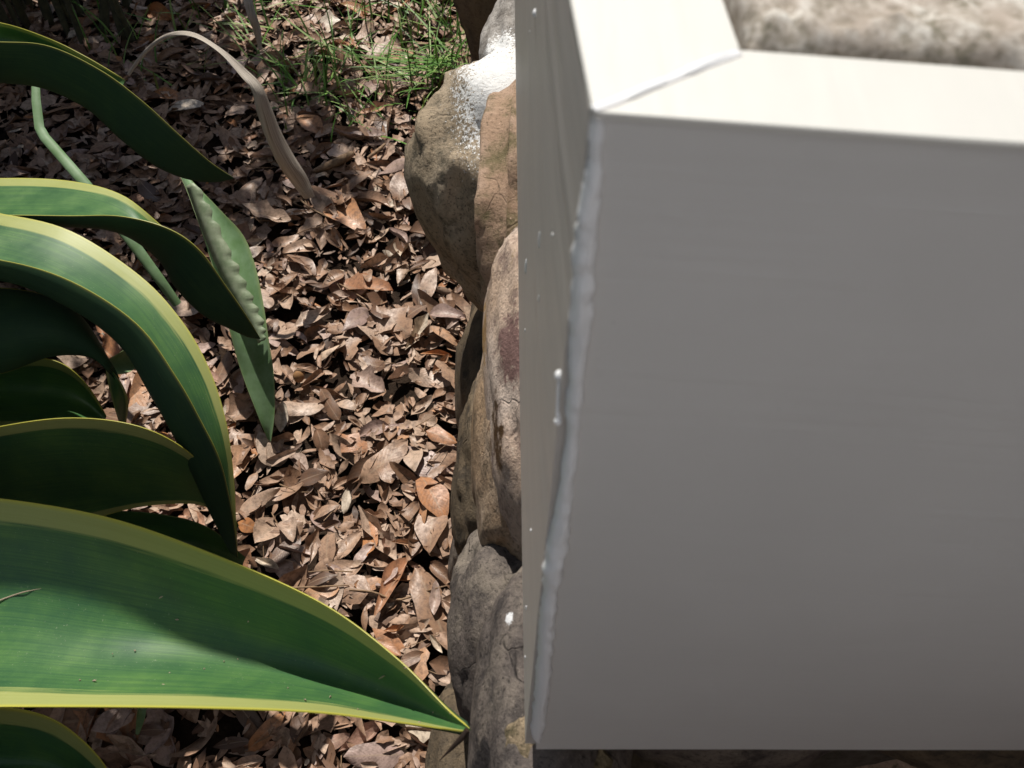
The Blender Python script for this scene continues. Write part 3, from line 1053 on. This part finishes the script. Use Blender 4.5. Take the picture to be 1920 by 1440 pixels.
def leaf_shape(r, nu, nv, kind):
    """one dry leaf, length 1 along x, curled; returns grid nu x nv x 3"""
    asp = {0: r.uniform(.11, .17), 1: r.uniform(.16, .23), 2: r.uniform(.22, .31)}[kind]
    pk = r.uniform(.42, .62)
    cu, cv, tw, fold = r.uniform(-1.2, 1.6), r.uniform(-1.2, 2.3), r.uniform(-.8, .8), r.uniform(-.05, .3)
    lob = r.uniform(0, 1) < .15
    ph = r.uniform(0, 6)
    P = np.zeros((nu, nv, 3))
    for i in range(nu):
        t = i / (nu - 1)
        wd = asp * (math.sin(math.pi * t ** (math.log(.5) / math.log(pk))) ** .62 if 0 < t < 1 else .0) + .012
        if lob:
            wd *= 1 + .28 * math.sin(t * 15 + ph)
        wd *= 1 + .12 * math.sin(t * 9 + ph * 2)
        ang = cu * (t - .5)
        bx = (math.sin(cu * (t - .5)) / cu) if abs(cu) > .1 else t - .5
        bz = ((1 - math.cos(cu * (t - .5))) / cu) if abs(cu) > .1 else 0
        for j in range(nv):
            s = (j / (nv - 1) - .5) * 2
            a = cv * s * .75
            y = wd * (math.sin(a) / (cv * .75) if abs(cv) > .1 else s)
            z = wd * ((1 - math.cos(a)) / (cv * .75) if abs(cv) > .1 else 0) + fold * wd * abs(s)
            z += .022 * math.sin(5 * t + ph + s * 1.7)
            ta = tw * (t - .5)
            y, z = y * math.cos(ta) - z * math.sin(ta), y * math.sin(ta) + z * math.cos(ta)
            P[i, j] = (bx - z * math.sin(ang), y, bz + z * math.cos(ang))
    P -= P.mean((0, 1))
    return P


lr = np.random.default_rng(11)
VAR_LO = [leaf_shape(lr, 7, 3, k % 3) for k in range(40)]
VAR_HI = [leaf_shape(lr, 11, 5, k % 3) for k in range(36)]
hi_mesh = []
for k, P in enumerate(VAR_HI):
    nu, nv = P.shape[:2]
    me = mesh_data('fallen_leaf', P.reshape(-1, 3), grid_faces(nu, nv), True,
                   {'across': np.tile(np.linspace(0, 1, nv), nu), 'along': np.repeat(np.linspace(0, 1, nu), nv)})
    me.materials.append(M_lit_obj)
    hi_mesh.append(me)

X0, X1, Y0, Y1, CS = -1.75, .02, .18, 3.1, .008
NX, NY = int((X1 - X0) / CS), int((Y1 - Y0) / CS)
HM = np.zeros((NX, NY), np.float32)
for i in range(0, NX):
    pass
ID = -np.ones((NX, NY), np.int32)
NL = 17500


def rot_m(yaw, pitch, roll):
    cy, sy, cp, sp, cr, sr = math.cos(yaw), math.sin(yaw), math.cos(pitch), math.sin(pitch), math.cos(roll), math.sin(roll)
    Rz = np.array([[cy, -sy, 0], [sy, cy, 0], [0, 0, 1]])
    Ry = np.array([[cp, 0, sp], [0, 1, 0], [-sp, 0, cp]])
    Rx = np.array([[1, 0, 0], [0, cr, -sr], [0, sr, cr]])
    return Rz @ Ry @ Rx


leaves = []
for k in range(NL):
    last = k > NL * .62
    x, y = lr.uniform(X0, X1 - .03), lr.uniform(Y0, Y1)
    L = float(np.clip(lr.lognormal(math.log(.047), .36), .02, .12))
    if lr.random() < .33:
        L *= lr.uniform(.3, .6)
    yaw = lr.uniform(0, 2 * math.pi)
    tl = .27 if last else .22
    pitch, roll = lr.normal(0, tl), lr.normal(0, tl * 1.2)
    kind = lr.integers(3)
    hw = L * .24
    ci, cj = (x - X0) / CS, (y - Y0) / CS
    rr_ = int(L * .5 / CS) + 1
    i0, i1, j0, j1 = max(0, int(ci) - rr_), min(NX, int(ci) + rr_ + 1), max(0, int(cj) - rr_), min(NY, int(cj) + rr_ + 1)
    if i1 - i0 < 2 or j1 - j0 < 2:
        continue
    gi, gj = np.meshgrid(np.arange(i0, i1) - ci, np.arange(j0, j1) - cj, indexing='ij')
    a = (gi * math.cos(yaw) + gj * math.sin(yaw)) * CS
    b_ = (-gi * math.sin(yaw) + gj * math.cos(yaw)) * CS
    mask = (a / (L * .5)) ** 2 + (b_ / hw) ** 2 < 1
    if not mask.any():
        continue
    sub_ = HM[i0:i1, j0:j1]
    hmean, hmax = sub_[mask].mean(), sub_[mask].max()
    z = .55 * hmean + .45 * hmax + .004
    sub_[mask] = np.minimum(np.maximum(sub_[mask], z - .002) + .0015, .055)
    ID[i0:i1, j0:j1][mask] = len(leaves)
    leaves.append((x, y, min(z, .06) + lr.uniform(0, .006), L, yaw, pitch, roll))

LV = np.array(leaves)
cnt = np.bincount(ID[ID >= 0].ravel(), minlength=len(leaves)).astype(float)
pxx, pyy, pzz = project(LV[:, :3])
vis = (pxx > 60) & (pxx < 850) & (pyy > 10) & (pyy < 1430)


def inpoly(x, y, poly):
    c_ = np.zeros(len(x), bool)
    j = len(poly) - 1
    for i in range(len(poly)):
        xi, yi = poly[i]
        xj, yj = poly[j]
        c_ ^= ((yi > y) != (yj > y)) & (x < (xj - xi) * (y - yi) / (yj - yi + 1e-9) + xi)
        j = i
    return c_


BLOCK = [[(0, 920), (200, 960), (400, 1030), (600, 1120), (760, 1240), (890, 1372), (800, 1370), (300, 1335), (0, 1335)],
         [(0, 390), (260, 500), (400, 680), (440, 850), (450, 1060), (400, 1040), (0, 940), (0, 780), (240, 800), (330, 830), (250, 640), (0, 500)],
         [(0, 330), (230, 360), (420, 530), (490, 640), (400, 600), (300, 480), (220, 425), (0, 415)],
         [(0, 40), (150, 90), (440, 335), (380, 345), (200, 215), (0, 150)], [(0, 530), (150, 580), (250, 760), (220, 800), (0, 800)],
         [(320, 300), (470, 470), (515, 700), (510, 820), (450, 720), (380, 430)], [(770, 100), (860, 90), (1000, 90), (1000, 600), (860, 600)], [(850, 560), (1000, 560), (1000, 1440), (838, 1440), (850, 950)]]
for B_ in BLOCK:
    vis &= ~inpoly(pxx, pyy, B_)
size_px = cnt * CS * CS * (FPX / pzz) ** 2
order = np.argsort(-(size_px * vis))
single = order[:285]
is_single = np.zeros(len(leaves), bool)
is_single[single] = True

TONES = [('dark brown', (.02, .15)), ('brown', (.16, .36)), ('tan', (.38, .56)), ('pale tan', (.58, .70)), ('greyish mauve', (.74, .82)), ('orange-brown', (.85, .91)), ('cream', (.955, 1.0))]
# single leaves: tone is fixed per material so that the label's colour is true
tone_mats = []
for nm_, (a, b_) in TONES:
    n = NT('dry_leaf_' + nm_.replace(' ', '_').replace('-', '_'), .5, .6)
    rnd = n.n('ObjectInfo').outputs['Random']
    base = leaf_colour(n, n.math('MULTIPLY_ADD', rnd, b_ - a, a))
    c = n.coord('Object')
    blot = n.noise(n.coord('World'), 110, 5, .65)
    base = n.mix(n.ramp(blot, [(.36, .55), (.56, 0)]), base, (.07, .042, .028))
    mid = n.math('ABSOLUTE', n.math('SUBTRACT', n.attr('across'), .5))
    base = n.mix(n.ramp(mid, [(.015, .45), (.05, 0)]), base, (.40, .29, .20))
    vein = n.n('TexWave', Vector=n.n('CombineXYZ', X=n.math('ADD', n.attr('along'), n.math('MULTIPLY', mid, -.5))).outputs[0], Scale=4.2, Distortion=.6).outputs['Fac']
    base = n.mix(n.math('MULTIPLY', vein, .05), base, (.10, .06, .04))
    n.color(base)
    n.rough(n.ramp(blot, [(.3, .62), (.7, .34)]))
    b1 = n.bump(n.noise(n.coord('World'), 420, 4), .3, .0015)
    n.bump(vein, .12, .0008, b1)
    tone_mats.append(n.m)
tone_mesh = {}


def leaf_obj(var, tone):
    if (var, tone) not in tone_mesh:
        me = hi_mesh[var].copy()
        me.materials.clear()
        me.materials.append(tone_mats[tone])
        tone_mesh[(var, tone)] = me
    o = bpy.data.objects.new('fallen_leaf', tone_mesh[(var, tone)])
    COL.objects.link(o)
    return o


TW = np.array([.08, .24, .27, .16, .10, .12, .03])
MARKS = [(782, 622, 'the cream oval leaf'), (812, 930, 'the big orange-brown oval leaf'), (578, 230, 'the shiny orange leaf strip'), (716, 868, 'the long lance-shaped leaf'),
         (708, 1000, 'the large curling tan leaf'), (560, 706, 'the acorn'), (500, 420, 'the upper chewed edge'), (510, 800, 'the strap leaf base'), (440, 1040, 'the drooping agave tip'),
         (640, 305, 'the stubby dry stalk'), (535, 320, 'the arched dead leaf'), (330, 570, 'the bent stalk end'), (800, 400, 'the shaded broad stone'),
         (850, 1150, 'the mauve stones'), (692, 1094, 'the crumpled orange leaf'), (800, 180, 'the grassy stone'), (620, 160, 'the middle of the grass'), (480, 70, 'the pale dry stem'),
         (210, 1352, 'the lower left corner'), (500, 1400, 'the bottom edge middle'), (780, 1400, 'the big agave tip'), (850, 700, 'the ochre wall foot'), (690, 720, 'the open middle litter'),
         (250, 240, 'the topmost agave leaf'), (100, 320, 'the upper left stalk'), (260, 760, 'the arching leaf, left side'), (620, 450, 'the open far litter'),
         (380, 700, 'the arching leaf'), (590, 594, 'the pale curled leaf'), (655, 1106, 'the thin reddish twig'), (710, 200, 'the grass edge')]
SHAPE = ['slender', 'oval', 'broad']
DIRS = ['towards the wall', 'up and right', 'up the picture', 'up and left']
_used = {}
for s_ in single:
    x, y, z, L, yaw, pt, ro = leaves[s_]
    tone = int(lr.choice(7, p=TW / TW.sum()))
    var = int(lr.integers(len(hi_mesh)))
    o = leaf_obj(var, tone)
    o.location = (x, y, z + .002)
    o.scale = (L * 1.12,) * 3
    o.rotation_euler = Matrix(rot_m(yaw, pt, ro)).to_euler()
    dist = [(math.hypot(pxx[s_] - mx, pyy[s_] - my), ph_) for mx, my, ph_ in MARKS]
    near = min(dist)[1]
    size = 'small' if L < .045 else 'middle-sized' if L < .068 else 'large'
    di = int(((yaw % math.pi) + math.pi / 8) // (math.pi / 4)) % 4
    lab = f'{size} {TONES[tone][0]} {SHAPE[var % 3]} dry leaf near {near}'
    if lab in _used:
        lab = f'{size} {TONES[tone][0]} {SHAPE[var % 3]} leaf near {near}, pointing {DIRS[di]}'
        if lab in _used:
            mx, my = next((m[0], m[1]) for m in MARKS if m[2] == near)
            dx, dy = pxx[s_] - mx, pyy[s_] - my
            where = ('right of' if dx > 0 else 'left of') if abs(dx) > abs(dy) else ('below' if dy > 0 else 'above')
            lab = f'{size} {TONES[tone][0]} {SHAPE[var % 3]} leaf just {where} {near}'
    _used[lab] = 1
    props(o, lab, 'leaf', 'fallen leaves on the ground')

# the rest as one mass
VV, FF, TT = [], [], []
off = 0
faces_lo = np.array(grid_faces(7, 3))
for k in range(len(leaves)):
    if is_single[k]:
        continue
    x, y, z, L, yaw, pt, ro = leaves[k]
    P = VAR_LO[int(lr.integers(len(VAR_LO)))].reshape(-1, 3) * L @ rot_m(yaw, pt, ro).T + (x, y, z)
    VV.append(P)
    FF.append(faces_lo + off)
    off += len(P)
    TT.append(np.full(len(P), lr.choice([lr.uniform(0, .75), lr.uniform(.3, .7), lr.uniform(0, 1)])))
VV, FF, TT = np.vstack(VV), np.vstack(FF), np.concatenate(TT)
me = bpy.data.meshes.new('leaf_litter')
me.vertices.add(len(VV))
me.vertices.foreach_set('co', VV.astype(np.float32).ravel())
me.loops.add(FF.size)
me.loops.foreach_set('vertex_index', FF.astype(np.int32).ravel())
me.polygons.add(len(FF))
me.polygons.foreach_set('loop_start', np.arange(0, FF.size, 4, dtype=np.int32))
me.polygons.foreach_set('use_smooth', np.ones(len(FF), bool))
at = me.attributes.new('tone', 'FLOAT', 'POINT')
at.data.foreach_set('value', TT.astype(np.float32))
me.update(calc_edges=True)
me.validate()
me.materials.append(M_lit_stuff)
o = bpy.data.objects.new('leaf_litter', me)
COL.objects.link(o)
props(o, 'thick brown litter of dry oak leaves covering the ground left of the wall', 'leaf litter', kind='stuff')


def litter_h(x, y):
    i, j = int((x - X0) / CS), int((y - Y0) / CS)
    return float(HM[min(max(i, 0), NX - 1), min(max(j, 0), NY - 1)])


# leaves that stand out in the photograph
HERO = [(782, 622, 76, -52, 6, 1, 'pale cream oval fallen leaf lying close to the middle stone'),
        (812, 930, 98, 60, 5, 2, 'big orange-brown oval fallen leaf near the foot of the wall'),
        (578, 230, 62, 35, 5, 1, 'shiny orange leaf strip next to the arched dead grey leaf'),
        (716, 868, 135, -45, 2, 0, 'long tan lance-shaped leaf pointing up towards the wall'),
        (708, 1000, 130, 55, 3, 1, 'large pale tan leaf curling downwards above the front agave leaf'),
        (668, 598, 70, -45, 4, 1, 'greyish mauve leaf between the strap leaf and the stones'),
        (828, 818, 62, 20, 5, 2, 'curled orange-brown leaf touching the foot of the stone wall'),
        (662, 832, 66, 30, 5, 2, 'rounded orange-brown leaf right of the torn strap leaf base'),
        (588, 594, 78, -25, 3, 2, 'pale tan curled leaf right of the chewed strap leaf'),
        (500, 398, 96, 15, 3, 1, 'broad pale tan leaf beside the upper chewed edge'),
        (210, 1352, 92, -20, 4, 2, 'pinkish mauve leaf under the lower left edge of the agave'),
        (238, 1398, 86, 25, 3, 1, 'folded pale tan leaf in the lower left corner'),
        (692, 1094, 60, -10, 5, 1, 'crumpled orange leaf just above the front agave leaf'),
        (838, 588, 70, 10, 4, 2, 'mauve leaf with a pointed tip tucked against the dark stone'),
        (616, 982, 82, 35, 4, 2, 'broad mauve leaf right of the drooping agave tip')]
for x, y, Lp, ang, tone, kind, lab in HERO:
    P = at_z(x, y, .035)
    P[2] = litter_h(P[0], P[1]) + .012
    P = at_z(x, y, P[2])
    lam = (P - EYE) @ FWD
    a = R(ang)
    Q_ = at_z(x + 30 * math.cos(a), y + 30 * math.sin(a), P[2]) - P
    yaw = math.atan2(Q_[1], Q_[0])
    stretch = np.linalg.norm(Q_) / (30 / FPX * lam)
    L = Lp / FPX * lam * min(stretch, 1.25)
    best = [k for k in range(len(VAR_HI)) if k % 3 == kind]
    o = leaf_obj(best[int(lr.integers(len(best)))], tone)
    o.location = P
    o.scale = (L,) * 3
    o.rotation_euler = Matrix(rot_m(yaw, lr.normal(0, .12), lr.normal(.1, .15))).to_euler()
    props(o, lab, 'leaf', 'fallen leaves on the ground')

# acorn, twigs, dry stalk
n = NT('acorn', .35, .5)
n.color((.30, .16, .07))
P = at_z(560, 706, .045)
ac_r = empty('acorn', P)
props(ac_r, 'small round brown acorn on the litter right of the strap leaf', 'acorn')
droplet(P, .0105, (1, 1, 1.15), ac_r, n.m, 'nut')
n2 = NT('acorn_cap', .9)
n2.color((.16, .10, .06))
droplet(P + np.array([.001, .006, .003]), .0095, (1.05, .6, 1.05), ac_r, n2.m, 'cap')
n = NT('dry_wood', .8)
n.color(n.ramp(n.noise(n.coord('World'), 160, 5), [(.3, (.16, .09, .05)), (.7, (.36, .24, .14))]))
M_wood = n.m


def twig(pxs, rpx, label, name='twig', zz=.05):
    pts = []
    for x, y in pxs:
        P = at_z(x, y, zz)
        pts.append(at_z(x, y, litter_h(P[0], P[1]) + .012))
    pts = catmull(pts, 14)
    lam = (pts - EYE) @ FWD
    rv = np.interp(np.linspace(0, 1, 14), np.linspace(0, 1, len(rpx)), rpx) / FPX * lam
    V, F = tube(pts, rv, 8)
    o = obj(name, V, F, M_wood)
    props(o, label, 'twig', 'twigs on the leaf litter')


twig([(585, 322), (610, 313), (640, 300), (660, 288)], [3, 8, 9, 6], 'stubby brown dry stalk lying below the arched dead leaf', 'dry_stalk')
twig([(655, 1106), (700, 1110), (745, 1125), (800, 1108), (838, 1098)], [1.5, 2, 2.2, 2, 1.2], 'thin reddish brown twig above the edge of front agave leaf')
twig([(478, 1100), (540, 1102), (600, 1100), (655, 1097)], [1.2, 2, 2, 1], 'dark thin twig half hidden behind the front agave leaf')
twig([(560, 372), (585, 392), (618, 408)], [1.5, 2, 1], 'short bare twig under the arching dead leaf')
twig([(272, 124), (310, 126), (342, 136)], [1, 1.6, .8], 'fine pale twig near the shaded top left corner')
twig([(690, 296), (706, 284), (722, 270)], [3, 4, 2], 'short greyish stick close to the paint-dusted stone')
twig([(612, 520), (650, 540), (690, 565)], [1, 1.5, 1], 'fine brown twig in the middle of the litter')

SV, SF = [], []
for k in range(260):
    x, y = lr.uniform(-1.3, -.1), lr.uniform(.45, 2.5)
    z = litter_h(x, y) + .008
    a, L = lr.uniform(0, 6.28), lr.uniform(.012, .07)
    d = np.array([math.cos(a), math.sin(a), lr.normal(0, .25)]) * L / 2
    c_ = np.array([x, y, z])
    m_ = np.array([lr.normal(0, .08), lr.normal(0, .08), .05]) * L
    r_ = lr.uniform(.0005, .0014)
    v, f = tube([c_ - d, c_ + m_, c_ + d], [r_, r_ * .9, r_ * .5], 5)
    SF += [tuple(i + len(SV) for i in q) for q in f]
    SV += list(v)
o = obj('stick_litter', SV, SF, M_wood)
props(o, 'tiny broken sticks and leaf stems strewn through the leaf litter', 'stick litter', kind='stuff')

# ================================================================== GRASS
n = NT('grass_blade', .5, .4)
rn = n.attr('tone')
n.color(n.ramp(rn, [(0, (.055, .14, .016)), (.5, (.11, .25, .035)), (1, (.27, .36, .11))]))
M_grass = n.m
GV, GF, GT = [], [], []


def grass_blade(P, az, lean, L, wd, bend):
    d = np.array([math.cos(az), math.sin(az), 0])
    p = np.array([-math.sin(az), math.cos(az), 0])
    q = np.array(P, float)
    th = lean
    off = len(GV)
    k = 7
    for i in range(k):
        t = i / (k - 1)
        w_ = wd * (1 - t) ** .6 * .5 + .0002
        GV.append(q + p * w_)
        GV.append(q - p * w_ + np.array([0, 0, w_ * .5]))
        q = q + (d * math.sin(th) + np.array([0, 0, math.cos(th)])) * L / (k - 1)
        th += bend / (k - 1)
    for i in range(k - 1):
        GF.append((off + 2 * i, off + 2 * i + 1, off + 2 * i + 3, off + 2 * i + 2))
    GT.extend([random.random()] * (2 * k))


def tuft(x, y, nb, spread, Lm):
    base = at_z(x, y, .02)
    for _ in range(int(nb * .8)):
        P = base + np.array([random.gauss(0, spread), random.gauss(0, spread), 0])
        P[2] = litter_h(P[0], P[1]) * .7
        flat = random.random() < .45
        grass_blade(P, random.uniform(0, 6.28), random.uniform(.9, 1.4) if flat else random.uniform(.05, .6), Lm * random.uniform(.5, 1.6), random.uniform(.003, .0058),
                    random.uniform(-.1, .5) if flat else random.uniform(.2, 1.5))


for x, y, nb, sp, Lm in [(850, 110, 46, .035, .16), (825, 135, 40, .04, .15), (780, 165, 26, .045, .14), (740, 190, 20, .05, .13), (690, 120, 14, .05, .13), (640, 155, 22, .04, .13),
                         (600, 165, 26, .035, .12), (560, 160, 20, .035, .12), (520, 120, 14, .04, .13), (610, 90, 10, .05, .12), (700, 60, 12, .06, .14), (770, 70, 16, .05, .15),
                         (830, 40, 20, .06, .17), (480, 90, 8, .03, .14), (520, 50, 6, .05, .12), (700, 230, 8, .04, .09), (600, 240, 6, .04, .08), (280, 150, 12, .06, .10), (320, 70, 10, .06, .12),
                         (220, 90, 12, .06, .14), (620, 40, 10, .06, .12), (860, 70, 24, .04, .17), (420, 30, 8, .06, .12), (560, 20, 10, .07, .12), (540, 175, 10, .03, .1), (800, 10, 16, .06, .16)]:
    tuft(x, y, nb, sp, Lm)
for x, y, a in [(850, 110, 3.6), (840, 130, 3.5), (820, 140, 3.4), (860, 120, 3.3), (845, 115, 3.8), (800, 150, 3.6)]:
    for k in range(4):
        P = at_z(x + random.uniform(-15, 10), y + random.uniform(-10, 12), .04)
        grass_blade(P, a + random.uniform(-.2, .2), random.uniform(1.1, 1.35), random.uniform(.14, .26), .0035, random.uniform(.05, .35))
o = obj('grass', GV, GF, M_grass, attrs={'tone': GT})
props(o, 'sparse green grass blades growing through the litter beyond the agave', 'grass', kind='stuff')

# ================================================================== SHRUB beyond, top left: its stems show, its crown shades the corner
n = NT('shrub_stem', .8)
n.color(n.ramp(n.noise(n.coord('World'), 60, 5), [(.3, (.03, .028, .015)), (.7, (.09, .085, .04))]))
M_stem = n.m
n = NT('shrub_leaf', .5)
n.color(n.ramp(n.n('NewGeometry').outputs['Random Per Island'], [(0, (.02, .055, .012)), (1, (.06, .12, .03))]))
M_sleaf = n.m
sr_ = random.Random(5)
shrub = empty('shrub', (-1.22, 2.45, 0))
props(shrub, 'dark clump of upright stems shading the top left corner of the ground', 'shrub')
for k in range(34):
    x, y = sr_.uniform(-60, 260), sr_.uniform(-80, 95)
    if k > 24:
        x, y = sr_.uniform(-300, 100), sr_.uniform(-160, 20)
    B_ = at_z(x, y, 0)
    top_ = B_ + np.array([sr_.gauss(0, .10), sr_.gauss(.05, .10), sr_.uniform(.7, 1.2)])
    mid_ = (B_ + top_) / 2 + np.array([sr_.gauss(0, .03), sr_.gauss(0, .03), 0])
    V, F = tube(catmull([B_, mid_, top_], 9), np.linspace(sr_.uniform(.006, .013), .003, 9), 8)
    obj('stem', V, F, M_stem, shrub)
V, F = [], []
for k in range(10800):
    a = sr_.uniform(0, 6.28)
    rr2 = math.sqrt(sr_.random())
    if k < 9000:
        x, y, z = -1.56 + .72 * rr2 * math.cos(a), 2.50 + .72 * rr2 * math.sin(a), sr_.uniform(.48, 1.6)
    else:
        x, y, z = -1.15 + .55 * rr2 * math.cos(a), 2.80 + .50 * rr2 * math.sin(a), sr_.uniform(1.45, 1.9)
    q = Vector((x * 4, y * 4, z * 4))
    if noise.noise(q) < -.2:
        continue
    d = Vector((sr_.gauss(0, 1), sr_.gauss(0, 1), sr_.gauss(0, .6))).normalized()
    p = d.orthogonal().normalized()
    L, w_ = sr_.uniform(.05, .11), sr_.uniform(.014, .026)
    b0 = len(V)
    c0 = Vector((x, y, z))
    V += [c0, c0 + d * L * .5 + p * w_, c0 + d * L + Vector((0, 0, -.01)), c0 + d * L * .5 - p * w_]
    F.append((b0, b0 + 1, b0 + 2, b0 + 3))
o = obj('foliage', V, F, M_sleaf, shrub, smooth=False)
